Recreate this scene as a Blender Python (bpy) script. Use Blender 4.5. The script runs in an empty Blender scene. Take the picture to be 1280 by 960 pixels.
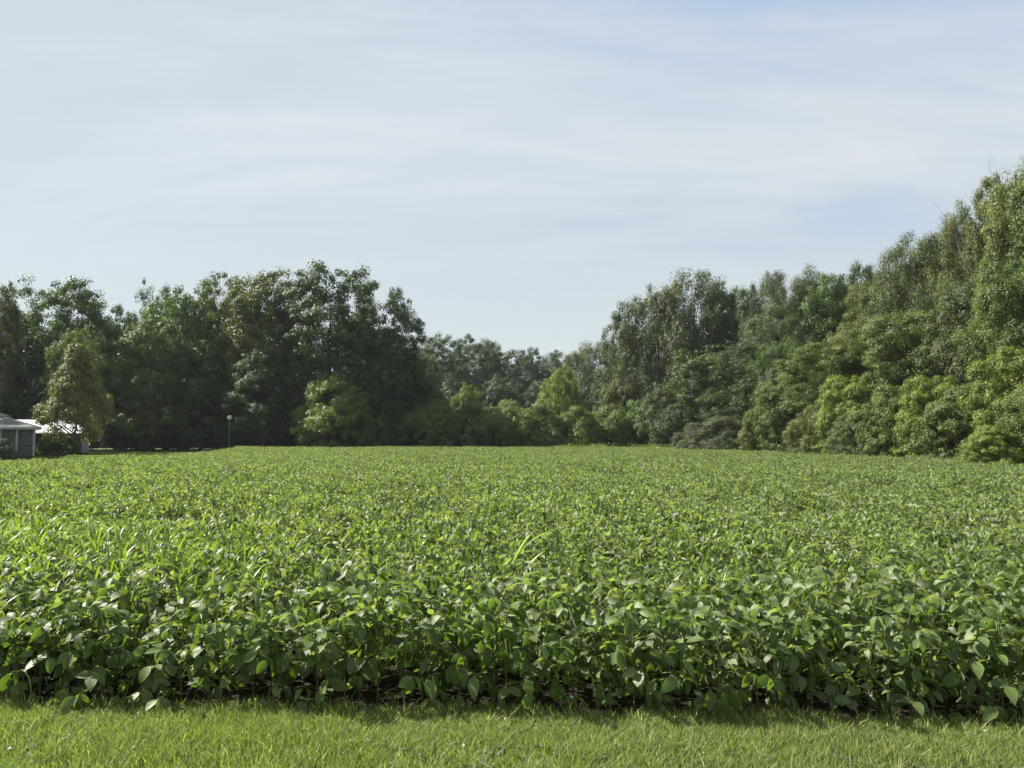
import bpy, math, random
import numpy as np
from mathutils import Vector, Matrix, Euler
SC = bpy.context.scene
COL = SC.collection
R = math.radians
random.seed(7)

# ------------------------------------------------------------------ camera
F_PX, HORIZON, EYE = 962.0, 546.0, 1.65
PITCH = math.atan((HORIZON - 480.0) / F_PX)
cam = bpy.data.objects.new('camera', bpy.data.cameras.new('camera'))
COL.objects.link(cam)
cam.data.sensor_width = 36.0
cam.data.lens = 36.0 * F_PX / 1280.0
cam.data.clip_start = 0.05
cam.data.clip_end = 6000
cam.location = (0, 0, EYE)
cam.rotation_euler = (R(90) + PITCH, 0, 0)
SC.camera = cam
FW = Vector((0, math.cos(PITCH), math.sin(PITCH)))
UP = Vector((0, -math.sin(PITCH), math.cos(PITCH)))

def at(px, py, depth):
    """the point of the place seen at a photo position, `depth` metres ahead"""
    d = FW + UP * ((480 - py) / F_PX) + Vector(((px - 640) / F_PX, 0, 0))
    return Vector((0, 0, EYE)) + d * (depth / d.y)

# ------------------------------------------------------------------ sky, sun, exposure
SUN_EL = R(43)
SUN_DIR = Vector((-0.92, 0.36, 0)).normalized()
SUN_VEC = Vector((SUN_DIR.x * math.cos(SUN_EL), SUN_DIR.y * math.cos(SUN_EL), math.sin(SUN_EL)))
world = bpy.data.worlds.new('World')
SC.world = world
world.use_nodes = True
wn, wl = world.node_tree.nodes, world.node_tree.links
for n in list(wn): wn.remove(n)
w_out = wn.new('ShaderNodeOutputWorld')
w_bg = wn.new('ShaderNodeBackground'); w_bg.inputs['Strength'].default_value = 0.078
sky = wn.new('ShaderNodeTexSky'); sky.sky_type = 'NISHITA'; sky.sun_disc = False
sky.sun_elevation = SUN_EL
sky.sun_rotation = math.atan2(SUN_DIR.x, SUN_DIR.y)
sky.air_density = 1.0; sky.dust_density = 0.7; sky.ozone_density = 1.0
def wmath(op, a, b=None, clamp=False):
    n = wn.new('ShaderNodeMath'); n.operation = op; n.use_clamp = clamp
    for i, v in enumerate((a, b)):
        if v is None: continue
        if isinstance(v, (int, float)): n.inputs[i].default_value = v
        else: wl.new(v, n.inputs[i])
    return n.outputs[0]
tc = wn.new('ShaderNodeTexCoord')
sep = wn.new('ShaderNodeSeparateXYZ'); wl.new(tc.outputs['Generated'], sep.inputs[0])
zc = wmath('ADD', wmath('MAXIMUM', sep.outputs[2], 0.0), 0.16)
cmb = wn.new('ShaderNodeCombineXYZ')
wl.new(wmath('DIVIDE', sep.outputs[0], zc), cmb.inputs[0])
wl.new(wmath('DIVIDE', sep.outputs[1], zc), cmb.inputs[1])
def wnoise(scale, detail, rough, mscale, rot, loc=(0, 0, 0), dist=0.0):
    mp = wn.new('ShaderNodeMapping'); mp.inputs['Scale'].default_value = mscale
    mp.inputs['Rotation'].default_value = (0, 0, R(rot)); mp.inputs['Location'].default_value = loc
    wl.new(cmb.outputs[0], mp.inputs[0])
    n = wn.new('ShaderNodeTexNoise'); n.inputs['Scale'].default_value = scale
    n.inputs['Detail'].default_value = detail; n.inputs['Roughness'].default_value = rough
    n.inputs['Distortion'].default_value = dist
    wl.new(mp.outputs[0], n.inputs['Vector'])
    return n.outputs['Fac']
def wramp(v, lo, hi):
    n = wn.new('ShaderNodeMapRange'); n.interpolation_type = 'SMOOTHSTEP'
    n.inputs['From Min'].default_value = lo; n.inputs['From Max'].default_value = hi
    wl.new(v, n.inputs['Value']); return n.outputs['Result']
def wmix(f, a, b_):
    n = wn.new('ShaderNodeMix'); n.data_type = 'RGBA'
    if isinstance(f, float): n.inputs['Factor'].default_value = f
    else: wl.new(f, n.inputs['Factor'])
    for k, v in (('A', a), ('B', b_)):
        if isinstance(v, tuple): n.inputs[k].default_value = (*v, 1)
        else: wl.new(v, n.inputs[k])
    return n.outputs['Result']
veil = wramp(wnoise(1.0, 5, .55, (0.7, 1.6, 1), 14, (3.1, 1.7, 0), .5), 0.40, 0.58)
streak = wramp(wnoise(0.8, 9, .62, (0.50, 1.7, 1), -16, (9.0, 4.3, 0), .8), 0.42, 0.66)
wisp = wramp(wnoise(2.0, 9, .66, (0.42, 1.6, 1), 12, (2.0, 7.3, 0), 1.2), 0.42, 0.70)
high = wramp(sep.outputs[2], 0.10, 0.34)
# thin cirrus: milky base, whiter streaks, bluer holes
body = wmix(wmath('MULTIPLY', wmath('ADD', wmath('MULTIPLY', streak, .62), wmath('MULTIPLY', wisp, .38)), high), (2.90, 3.22, 3.48), (3.58, 3.72, 3.80))
hole = wmath('MULTIPLY', wmath('MULTIPLY', wmath('SUBTRACT', 1.0, veil), wramp(sep.outputs[0], -.35, .35)), wmath('MULTIPLY', high, wmath('SUBTRACT', 1.0, wmath('MULTIPLY', streak, .6))))
body = wmix(wmath('MULTIPLY', hole, .95), body, (2.05, 2.68, 3.62))
body = wmix(wramp(sep.outputs[2], 0.36, 0.02), body, (3.16, 3.43, 3.44))
cloud = wn.new('ShaderNodeMix'); cloud.data_type = 'RGBA'
cloud.inputs['Factor'].default_value = 0.92
wl.new(sky.outputs[0], cloud.inputs['A']); wl.new(body, cloud.inputs['B'])
wl.new(cloud.outputs['Result'], w_bg.inputs['Color'])
wl.new(w_bg.outputs[0], w_out.inputs['Surface'])

sun = bpy.data.objects.new('sun', bpy.data.lights.new('sun', 'SUN'))
COL.objects.link(sun)
sun.data.energy = 5.0; sun.data.angle = R(0.6); sun.data.color = (1.0, 0.95, 0.86)
sun.rotation_euler = (-SUN_VEC).to_track_quat('-Z', 'Y').to_euler()
sun.location = (-30, 10, 40)
SC.view_settings.view_transform = 'Standard'
SC.view_settings.look = 'None'
SC.view_settings.exposure = 1.46
SC.view_settings.gamma = 1.0
SC.view_settings.use_curve_mapping = False
SC.render.engine = 'CYCLES'
SC.cycles.max_bounces = 6
SC.cycles.transmission_bounces = 4
SC.cycles.diffuse_bounces = 4

# ------------------------------------------------------------------ helpers
def nodes(m):
    m.use_nodes = True
    return m.node_tree.nodes, m.node_tree.links
def leaf_material(name, front, back=None, trans=(0.25, 0.42, 0.05), tfac=0.35, rough=0.5, spec=0.4,
                  objcol=False, bump=0.0, warm=(0.30, 0.26, 0.06), warm_amt=0.0, vary=0.5):
    """leaf blade: tint attribute varies each leaf, light passes through it"""
    m = bpy.data.materials.new(name); n, l = nodes(m)
    for x in list(n): n.remove(x)
    out = n.new('ShaderNodeOutputMaterial')
    att = n.new('ShaderNodeAttribute'); att.attribute_name = 'tint'
    info = n.new('ShaderNodeObjectInfo')
    base = n.new('ShaderNodeMix'); base.data_type = 'RGBA'; base.blend_type = 'MULTIPLY'
    base.inputs['Factor'].default_value = 1.0
    if objcol: l.new(info.outputs['Color'], base.inputs['A'])
    else: base.inputs['A'].default_value = (*front, 1)
    if back:
        geo = n.new('ShaderNodeNewGeometry')
        bm_ = n.new('ShaderNodeMix'); bm_.data_type = 'RGBA'
        bm_.inputs['A'].default_value = (*front, 1); bm_.inputs['B'].default_value = (*back, 1)
        l.new(geo.outputs['Backfacing'], bm_.inputs['Factor']); l.new(bm_.outputs['Result'], base.inputs['A'])
    mr = n.new('ShaderNodeMapRange')
    mr.inputs['To Min'].default_value = 1 - vary; mr.inputs['To Max'].default_value = 1 + vary
    l.new(att.outputs['Fac'], mr.inputs['Value'])
    rnd = n.new('ShaderNodeMapRange')
    rnd.inputs['To Min'].default_value = 0.86; rnd.inputs['To Max'].default_value = 1.14
    l.new(info.outputs['Random'], rnd.inputs['Value'])
    mul = n.new('ShaderNodeMath'); mul.operation = 'MULTIPLY'
    l.new(mr.outputs[0], mul.inputs[0]); l.new(rnd.outputs[0], mul.inputs[1])
    l.new(mul.outputs[0], base.inputs['B'])
    warmx = n.new('ShaderNodeMix'); warmx.data_type = 'RGBA'
    warmx.inputs['B'].default_value = (*warm, 1)
    wr = n.new('ShaderNodeMapRange'); wr.inputs['From Min'].default_value = 0.86; wr.inputs['From Max'].default_value = 1.0
    wr.inputs['To Max'].default_value = warm_amt
    l.new(att.outputs['Fac'], wr.inputs['Value']); l.new(wr.outputs[0], warmx.inputs['Factor'])
    l.new(base.outputs['Result'], warmx.inputs['A'])
    p = n.new('ShaderNodeBsdfPrincipled')
    l.new(warmx.outputs['Result'], p.inputs['Base Color'])
    p.inputs['Roughness'].default_value = rough
    p.inputs['Specular IOR Level'].default_value = spec
    if bump:
        t_ = n.new('ShaderNodeTexCoord'); nz = n.new('ShaderNodeTexNoise'); nz.inputs['Scale'].default_value = 70; nz.inputs['Detail'].default_value = 3
        bp = n.new('ShaderNodeBump'); bp.inputs['Strength'].default_value = bump; bp.inputs['Distance'].default_value = 0.006
        l.new(t_.outputs['Object'], nz.inputs['Vector']); l.new(nz.outputs['Fac'], bp.inputs['Height']); l.new(bp.outputs[0], p.inputs['Normal'])
    tr = n.new('ShaderNodeBsdfTranslucent')
    tm = n.new('ShaderNodeMix'); tm.data_type = 'RGBA'; tm.blend_type = 'MULTIPLY'; tm.inputs['Factor'].default_value = 1
    l.new(warmx.outputs['Result'], tm.inputs['A']); tm.inputs['B'].default_value = (*[c * 10 for c in trans], 1)
    tm.clamp_result = False
    l.new(tm.outputs['Result'], tr.inputs['Color'])
    mx = n.new('ShaderNodeMixShader'); mx.inputs['Fac'].default_value = tfac
    l.new(p.outputs[0], mx.inputs[1]); l.new(tr.outputs[0], mx.inputs[2])
    l.new(mx.outputs[0], out.inputs['Surface'])
    return m

def solid(name, c1, c2=None, scale=5.0, rough=0.85, bump=0.0, spec=0.3, stretch=(1, 1, 1), metallic=0.0):
    m = bpy.data.materials.new(name); n, l = nodes(m)
    p = n['Principled BSDF']; p.inputs['Roughness'].default_value = rough
    p.inputs['Specular IOR Level'].default_value = spec; p.inputs['Metallic'].default_value = metallic
    c2 = c2 or tuple(c * 0.7 for c in c1)
    t = n.new('ShaderNodeTexCoord'); mp = n.new('ShaderNodeMapping'); mp.inputs['Scale'].default_value = stretch
    l.new(t.outputs['Object'], mp.inputs[0])
    nz = n.new('ShaderNodeTexNoise'); nz.inputs['Scale'].default_value = scale; nz.inputs['Detail'].default_value = 6
    l.new(mp.outputs[0], nz.inputs['Vector'])
    mr = n.new('ShaderNodeMapRange'); mr.inputs['From Min'].default_value = .3; mr.inputs['From Max'].default_value = .7
    l.new(nz.outputs['Fac'], mr.inputs['Value'])
    mx = n.new('ShaderNodeMix'); mx.data_type = 'RGBA'
    mx.inputs['A'].default_value = (*c1, 1); mx.inputs['B'].default_value = (*c2, 1)
    l.new(mr.outputs[0], mx.inputs['Factor']); l.new(mx.outputs['Result'], p.inputs['Base Color'])
    if bump:
        b = n.new('ShaderNodeBump'); b.inputs['Strength'].default_value = bump; b.inputs['Distance'].default_value = 0.05
        l.new(nz.outputs['Fac'], b.inputs['Height']); l.new(b.outputs[0], p.inputs['Normal'])
    return m

def tag(o, label=None, cat=None, group=None, kind=None):
    if label: o['label'] = label
    if cat: o['category'] = cat
    if group: o['group'] = group
    if kind: o['kind'] = kind
    return o
def link(name, me, mat=None, parent=None, loc=None):
    o = bpy.data.objects.new(name, me); COL.objects.link(o)
    if mat is not None and me is not None and not me.materials: me.materials.append(mat)
    if parent: o.parent = parent
    if loc is not None: o.location = loc
    return o
def empty(name, loc=(0, 0, 0), rz=0, scale=(1, 1, 1)):
    o = bpy.data.objects.new(name, None); COL.objects.link(o)
    o.empty_display_size = 0.2
    o.location = loc; o.rotation_euler = (0, 0, rz); o.scale = scale
    return o
def np_mesh(name, V, F, tint=None, mat=None, smooth=False):
    """V (n,3); F (m,k) constant k; tint per vertex"""
    V = np.asarray(V, dtype=np.float32); F = np.asarray(F, dtype=np.int32)
    me = bpy.data.meshes.new(name); k = F.shape[1]
    me.vertices.add(len(V)); me.vertices.foreach_set('co', V.ravel())
    me.loops.add(F.size); me.loops.foreach_set('vertex_index', F.ravel())
    me.polygons.add(len(F)); me.polygons.foreach_set('loop_start', np.arange(0, F.size, k, dtype=np.int32))
    if tint is not None:
        a = me.attributes.new('tint', 'FLOAT', 'POINT'); a.data.foreach_set('value', np.asarray(tint, dtype=np.float32))
    me.update(calc_edges=True)
    if smooth: me.polygons.foreach_set('use_smooth', np.ones(len(F), dtype=bool))
    if mat: me.materials.append(mat)
    return me
def mesh(name, V, F, mat=None, smooth=False):
    me = bpy.data.meshes.new(name); me.from_pydata([tuple(v) for v in V], [], F); me.update()
    if smooth:
        for p in me.polygons: p.use_smooth = True
    if mat: me.materials.append(mat)
    return me
class MB:
    def __init__(s): s.v = []; s.f = []
    def box(s, x0, x1, y0, y1, z0, z1):
        i = len(s.v)
        s.v += [(x, y, z) for z in (z0, z1) for x, y in ((x0, y0), (x1, y0), (x1, y1), (x0, y1))]
        s.f += [(i, i+3, i+2, i+1), (i+4, i+5, i+6, i+7)] + [(i+a, i+(a+1) % 4, i+4+(a+1) % 4, i+4+a) for a in range(4)]
        return s
    def tube(s, pts, rad, n=6, cap=True):
        pts = [Vector(p) for p in pts]; i = len(s.v)
        for k, p in enumerate(pts):
            d = (pts[min(k+1, len(pts)-1)] - pts[max(k-1, 0)]).normalized()
            a = d.cross(Vector((0.31, 0.87, 0.11)))
            if a.length < 1e-3: a = d.cross(Vector((1, 0, 0)))
            a.normalize(); b = d.cross(a)
            for j in range(n):
                t = 2*math.pi*j/n
                s.v.append(tuple(p + (a*math.cos(t) + b*math.sin(t))*rad[k]))
        for k in range(len(pts)-1):
            for j in range(n):
                q = i + k*n
                s.f.append((q+j, q+(j+1) % n, q+n+(j+1) % n, q+n+j))
        if cap:
            s.f.append(tuple(i+j for j in range(n))[::-1]); s.f.append(tuple(i+(len(pts)-1)*n+j for j in range(n)))
        return s
    def poly(s, pts):
        i = len(s.v); s.v += [tuple(p) for p in pts]; s.f.append(tuple(range(i, i+len(pts)))); return s
    def build(s, name, mat, parent=None, smooth=False):
        return link(name, mesh(name, s.v, s.f, mat, smooth), None, parent)
    def data(s, name, mat, smooth=False): return mesh(name, s.v, s.f, mat, smooth)

# ------------------------------------------------------------------ materials
M_soy = leaf_material('soybean_leaf', (0.078, 0.118, 0.024), (0.140, 0.170, 0.088), (0.185, 0.212, 0.062), 0.36, 0.55, 0.65, bump=.5,
                      warm=(0.28, 0.26, 0.04), warm_amt=0.45, vary=0.5)
M_stem = solid('green_stem', (0.10, 0.13, 0.04), (0.13, 0.11, 0.05), 20)
M_tree = leaf_material('tree_leaf', (0.06, 0.1, 0.03), None, (0.19, 0.23, 0.07), 0.22, 0.55, 0.3, objcol=True,
                       warm=(0.12, 0.09, 0.035), warm_amt=0.3, vary=0.45)
M_grass = leaf_material('grass_blade', (0.152, 0.190, 0.062), None, (0.17, 0.20, 0.08), 0.36, 0.55, 0.25,
                        warm=(0.42, 0.40, 0.22), warm_amt=0.8, vary=0.5)
M_weed = leaf_material('weed_blade', (0.115, 0.16, 0.038), None, (0.20, 0.22, 0.06), 0.40, 0.34, 0.5,
                       warm=(0.32, 0.31, 0.06), warm_amt=0.8, vary=0.30)
M_maize = leaf_material('yellow_blade', (0.22, 0.31, 0.035), None, (0.17, 0.19, 0.05), 0.40, 0.38, 0.5, vary=0.2)
M_bark = solid('bark', (0.075, 0.062, 0.05), (0.035, 0.03, 0.026), 3, 0.95, 0.4, 0.1, (1, 1, .2))
M_soil = solid('soil', (0.028, 0.021, 0.016), (0.014, 0.011, 0.009), 14, 0.95, 0.8, 0.1)
M_turf = solid('turf', (0.050, 0.075, 0.020), (0.085, 0.115, 0.030), 9, 0.95, 0.6, 0.1)
M_white = solid('white_flower', (0.60, 0.62, 0.50), (0.42, 0.46, 0.34), 40)

# ------------------------------------------------------------------ ground
def grid(name, x0, x1, y0, y1, nx, ny, zf, mat):
    xs = np.linspace(x0, x1, nx); ys = np.linspace(y0, y1, ny)
    X, Y = np.meshgrid(xs, ys); Z = zf(X, Y)
    V = np.stack([X, Y, Z], -1).reshape(-1, 3)
    i = (np.arange(ny-1)[:, None]*nx + np.arange(nx-1)[None]).ravel()
    F = np.stack([i, i+1, i+1+nx, i+nx], -1)
    return link(name, np_mesh(name, V, F, None, mat, True))
tag(grid('ground', -2500, 2500, -2500, 2500, 3, 3, lambda X, Y: X*0 - 0.02, M_turf), kind='structure')
EDGE = lambda x: 4.56 - 0.056*x                 # where the mown lawn meets the crop
def sheet(name, pts, z, mat):
    o = MB().poly([(x, y, z) for x, y in pts]).build(name, mat); return tag(o, kind='structure')
FIELD = [(-16, EDGE(-16)), (15.5, EDGE(15.5)), (20.5, 12), (21.5, 30), (21.0, 48), (18.0, 60), (9, 74), (3, 81), (-28, 80.1), (-22.5, 62), (-20.5, 50), (-20.5, 40), (-21, 33), (-18, 12)]
sheet('crop_field', FIELD, -0.004, M_soil)
sheet('lawn', [(-40, -30), (40, -30), (40, EDGE(40)), (-40, EDGE(-40))], 0.0, M_turf)

# ------------------------------------------------------------------ soybean leaves
def leaflet(rg, L, W, droop, fold):
    """ovate leaflet along +x, folded on the midrib and curving down; 11 verts, 12 tris"""
    st = [(0.20, 0.72), (0.48, 1.0), (0.78, 0.60)]
    V = [(0, 0, 0)]
    tw = rg.uniform(-.3, .3)
    for t, w in st:
        z = -droop*t*t*L
        hw = W*0.5*w
        for s in (-1, 0, 1):
            V.append((t*L*math.cos(droop*.4), s*hw*math.cos(fold), z + abs(s)*hw*math.sin(fold) + s*hw*tw*t))
    V.append((L*math.cos(droop*.5), 0, -droop*L*1.05))
    F = [(0, 1, 2), (0, 2, 3)]
    for a in (1, 4):
        F += [(a, a+3, a+4), (a, a+4, a+1), (a+1, a+4, a+5), (a+1, a+5, a+2)]
    F += [(7, 10, 8), (8, 10, 9)]
    return np.array(V), np.array(F)
def trifoliate(seed, fine=False):
    rg = random.Random(seed); Vs, Fs, Ts = [], [], []; off = 0
    pl = rg.uniform(0.11, 0.27) if not fine else rg.uniform(.07, .2); el = rg.uniform(0.25, 0.8)
    pl *= .9
    tip = np.array((pl*math.cos(el), 0, pl*math.sin(el)))
    r0 = 0.0022                                       # petiole, three sided
    pv = []
    for p in (np.zeros(3), tip):
        for j in range(3):
            a = 2.1*j; pv.append(p + np.array((0, math.cos(a)*r0, math.sin(a)*r0)))
    Vs.append(np.array(pv)); Fs.append(np.array([(0, 1, 4), (0, 4, 3), (1, 2, 5), (1, 5, 4), (2, 0, 3), (2, 3, 5)])); Ts.append(np.full(6, .8)); off = 6
    big = rg.uniform(.85, 1.15)
    for ang in (0, 1.25, -1.25):
        L = ((0.096 if ang == 0 else 0.087) if not fine else (.092 if ang == 0 else .082))*big*rg.uniform(.9, 1.1)
        V, F = leaflet(rg, L, L*(rg.uniform(.56, .70) if not fine else rg.uniform(.36, .52)), rg.uniform(.1, .7), rg.uniform(.05, .5))
        E = Euler(((rg.uniform(-1.0, 1.0) if not fine else rg.uniform(-1.4, 1.4)), (rg.uniform(-.6, 1.2) if not fine else rg.uniform(-1.5, 1.2)), ang + rg.uniform(-.3, .3)), 'XYZ').to_matrix()
        M = np.array(E)
        base = tip + (np.array((0.022, 0, 0.004)) if ang == 0 else 0)
        Vs.append(V @ M.T + base); Fs.append(F + off); off += len(V)
        t = rg.uniform(.15, .85); Ts.append(np.full(len(V), t))
    return np.concatenate(Vs), np.concatenate(Fs), np.concatenate(Ts)
TRI = [trifoliate(100 + i) for i in range(12)] + [trifoliate(200 + i, True) for i in range(12)]
TRI_ME = [np_mesh('leaf', V, F, T, M_soy) for V, F, T in TRI]
def plant_spec(rg, H, n, low=0.10, fine=False):
    """stem height and the placement of every leaf: (variant, location, rotation, scale)"""
    out = []
    for k in range(n):
        t = (k/(n-1))**.8; z = H*(low + (0.88-low)*t)
        az = k*2.4 + rg.uniform(-.5, .5)
        tilt = rg.uniform(-.45, .55) + (0.15*(1-t)) - 0.25*t
        s = (1.10 - .32*t)*rg.uniform(.82, 1.15)*(.8 if t < .2 else 1)
        out.append((rg.randrange(12) + (12 if fine else 0), (rg.uniform(-.01, .01), rg.uniform(-.01, .01), z), (rg.uniform(-.5, .5), tilt, az), s))
    return H, out
# tiles of crop for the depth of the field
def crop_tile(seed, size, nplants, nleaf, low):
    rg = random.Random(seed); Vs, Fs, Ts = [], [], []; off = 0
    for _ in range(nplants):
        px, py = rg.uniform(-size/2, size/2), rg.uniform(-size/2, size/2)
        H, sp = plant_spec(rg, rg.uniform(.52, .66), nleaf, low, True)
        pt = rg.uniform(-.15, .15)
        for v, loc, rot, s in sp:
            V, F, T = TRI[v]
            M = np.array(Euler(rot).to_matrix())*s
            Vs.append(V @ M.T + np.array(loc) + np.array((px, py, 0))); Fs.append(F+off); Ts.append(np.clip(T + pt + rg.uniform(-.15, .15) + (.25 if rg.random() < .04 else 0), 0, 1)); off += len(V)
    return np_mesh('crop_tile', np.concatenate(Vs), np.concatenate(Fs), np.concatenate(Ts), M_soy)
def scatter(name, pts, rots, scales, meshes, picks):
    """one object: geometry nodes put a tile on every point"""
    src = bpy.data.collections.new(name + '_tiles')
    for i, me in enumerate(meshes):
        src.objects.link(bpy.data.objects.new('%s_tile_%02d' % (name, i), me))
    me = bpy.data.meshes.new(name); n = len(pts)
    me.vertices.add(n); me.vertices.foreach_set('co', np.asarray(pts, dtype=np.float32).ravel())
    for nm, ty, key, arr in (('rot', 'FLOAT_VECTOR', 'vector', rots), ('scl', 'FLOAT_VECTOR', 'vector', scales), ('pick', 'INT', 'value', picks)):
        a = me.attributes.new(nm, ty, 'POINT'); a.data.foreach_set(key, np.asarray(arr, dtype=np.int32 if ty == 'INT' else np.float32).ravel())
    me.update()
    o = link(name, me)
    ng = bpy.data.node_groups.new(name, 'GeometryNodeTree')
    ng.interface.new_socket('Geometry', in_out='INPUT', socket_type='NodeSocketGeometry')
    ng.interface.new_socket('Geometry', in_out='OUTPUT', socket_type='NodeSocketGeometry')
    gi, go = ng.nodes.new('NodeGroupInput'), ng.nodes.new('NodeGroupOutput')
    ci = ng.nodes.new('GeometryNodeCollectionInfo'); ci.inputs['Collection'].default_value = src
    ci.inputs['Separate Children'].default_value = True; ci.inputs['Reset Children'].default_value = True
    ip = ng.nodes.new('GeometryNodeInstanceOnPoints'); ip.inputs['Pick Instance'].default_value = True
    def named(nm, ty):
        a = ng.nodes.new('GeometryNodeInputNamedAttribute'); a.data_type = ty; a.inputs['Name'].default_value = nm
        return a.outputs['Attribute']
    ng.links.new(gi.outputs[0], ip.inputs['Points']); ng.links.new(ci.outputs[0], ip.inputs['Instance'])
    ng.links.new(named('pick', 'INT'), ip.inputs['Instance Index'])
    ng.links.new(named('rot', 'FLOAT_VECTOR'), ip.inputs['Rotation'])
    ng.links.new(named('scl', 'FLOAT_VECTOR'), ip.inputs['Scale'])
    ng.links.new(ip.outputs[0], go.inputs[0])
    md = o.modifiers.new('scatter', 'NODES'); md.node_group = ng
    return o
def inside(x, y, poly):
    c = False; n = len(poly)
    for i in range(n):
        (x1, y1), (x2, y2) = poly[i], poly[i-1]
        if (y1 > y) != (y2 > y) and x < (x2-x1)*(y-y1)/(y2-y1)+x1: c = not c
    return c
NEAR_DEPTH = 3.05
SWELL = lambda x, y: 1 + 0.07*math.sin(x*.9+1)*math.sin(y*.7) + 0.05*math.sin(x*.31+y*.23)
tiles = [crop_tile(300+i, 1.0, 26, 17, .40) for i in range(8)]
rg = random.Random(5); P, Ro, S, K = [], [], [], []
y = 8.3
step = 0.82
gy = EDGE(0)
while gy < 82:
    gx = -34.0
    while gx < 23:
        x = gx + rg.uniform(-.2, .2); yy = gy + rg.uniform(-.2, .2) 
        gx += step
        if not inside(x, yy, FIELD): continue
        if abs(x) > yy*0.78 + 5.5: continue
        if abs(x) < 0.70*yy + 0.9 and yy < EDGE(x) + NEAR_DEPTH: continue
        if yy < EDGE(x) + .5: continue
        P.append((x, yy, 0)); Ro.append((0, 0, rg.uniform(0, 6.28)))
        s = SWELL(x, yy)*rg.uniform(.84, 1.14); S.append((1, 1, s)); K.append(rg.randrange(8))
    gy += step
o = scatter('soybean_crop', P, Ro, S, tiles, K)
tag(o, 'dense green soybean crop covering the field all the way back to the trees', 'crop', kind='stuff')

# nearest plants, one by one
PROTO = []
def make_plant(seed, H, n, fine):
    rg = random.Random(seed)
    H, sp = plant_spec(rg, H, n, .28 if fine else .08, fine)
    root = empty('soybean_plant')
    tag(root, 'leafy green soybean plant in the nearest rows behind the lawn', 'soybean plant', 'soybean plants in the nearest rows')
    b = MB(); b.tube([(0, 0, 0), (.01, 0, H*.5), (0, .01, H*.97)], [.0055, .0042, .002], 5)
    b.build('stem', M_stem, root)
    for v, loc, rot, s in sp:
        l = link('leaf', TRI_ME[v], None, root, loc); l.rotation_euler = rot; l.scale = (s, s, s)
    return root
def copy_thing(src, loc, rz, scale, label=None):
    c = src.copy(); COL.objects.link(c); c.location = loc; c.rotation_euler = (0, 0, rz); c.scale = scale
    if label: c['label'] = label
    for ch in KIDS[src.name]:
        d = ch.copy(); COL.objects.link(d); d.parent = c
    return c
KIDS = {}
for i in range(20):
    p = make_plant(900+i, .57 + .008*(i % 10), 38 if i < 10 else 34, i >= 10); PROTO.append(p)
for o in list(COL.objects):
    if o.parent and o.parent in PROTO: KIDS.setdefault(o.parent.name, []).append(o)
spots = []
rg = random.Random(11)
for row in range(8):
    d = 0.25 + row*0.385
    yb = EDGE(0) + d
    half = 0.675*yb + .45
    n = int(2*half/(0.215 if row == 0 else .255))
    for k in range(n):
        x = -half + 2*half*(k+.5)/n + rg.uniform(-.07, .07)
        spots.append((x, EDGE(x) + d + rg.uniform(-.06, .06), row))
spots = spots[:300]
ROWS = [('leafy soybean plant in the front row right beside the lawn', 'soybean plants of the front row'),
        ('broad leaved soybean plant just behind the front row', 'broad leaved soybean plants behind the front row'),
        ('soybean plant with small upright leaves a few rows back from the lawn', 'soybean plants a few rows back')]
done = [0, 0]
for i, (x, yy, row) in enumerate(spots):
    hz = rg.uniform(.90, 1.08)*SWELL(x, yy)
    if row == 0: hz *= rg.choice((.80, .92, .96, 1.0))
    s = (1.0, 1.0, hz); rz = rg.uniform(0, 6.28); f = 1 if rg.random() < (0, 0, .2, .55, 1, 1, 1, 1)[row] else 0
    if done[f] < 10:
        o = PROTO[f*10+done[f]]; done[f] += 1
        o.location = (x, yy, 0); o.rotation_euler = (0, 0, rz); o.scale = s
    else: o = copy_thing(PROTO[f*10+rg.randrange(10)], (x, yy, 0), rz, s)
    lb = ROWS[0 if row == 0 else 1 if not f else 2]; o['label'], o['group'] = lb

# ------------------------------------------------------------------ grass
def blades(rg, n, sx, sy, h0, h1, w, lean=.5, dryp=.05, base=(0, 0)):
    """n bent blades, 5 verts / 3 tris each"""
    rx = rg.uniform(-sx/2, sx/2, n)+base[0]; ry = rg.uniform(-sy/2, sy/2, n)+base[1]
    a = rg.uniform(0, 2*np.pi, n); h = rg.uniform(h0, h1, n); le = rg.uniform(.05, lean, n)*h; ww = w*rg.uniform(.6, 1.3, n)
    fa = rg.uniform(0, 2*np.pi, n)
    dx, dy = np.cos(a), np.sin(a); wx, wy = np.cos(fa)*ww/2, np.sin(fa)*ww/2
    z0 = np.zeros(n)
    v = np.stack([np.stack([rx-wx, ry-wy, z0], -1), np.stack([rx+wx, ry+wy, z0], -1),
                  np.stack([rx+dx*le*.35-wx*.8, ry+dy*le*.35-wy*.8, h*.55], -1), np.stack([rx+dx*le*.35+wx*.8, ry+dy*le*.35+wy*.8, h*.55], -1),
                  np.stack([rx+dx*le, ry+dy*le, h*rg.uniform(.8, 1, n)], -1)], 1)
    i = (np.arange(n)*5)[:, None]
    f = np.concatenate([i+np.array([[0, 1, 3]]), i+np.array([[0, 3, 2]]), i+np.array([[2, 3, 4]])], 0)
    t = rg.uniform(.1, .86, n); t = np.where(rg.random(n) < dryp, 1.0, t)
    return v.reshape(-1, 3), f, np.repeat(t, 5)
nr = np.random.default_rng(3)
gt = []
for i in range(8):
    V, F, T = blades(nr, 3200, .56, .56, .025, .09, .0052, 1.0, .08)
    gt.append(np_mesh('grass_tile', V, F, T, M_grass))
P, Ro, S, K = [], [], [], []
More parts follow.
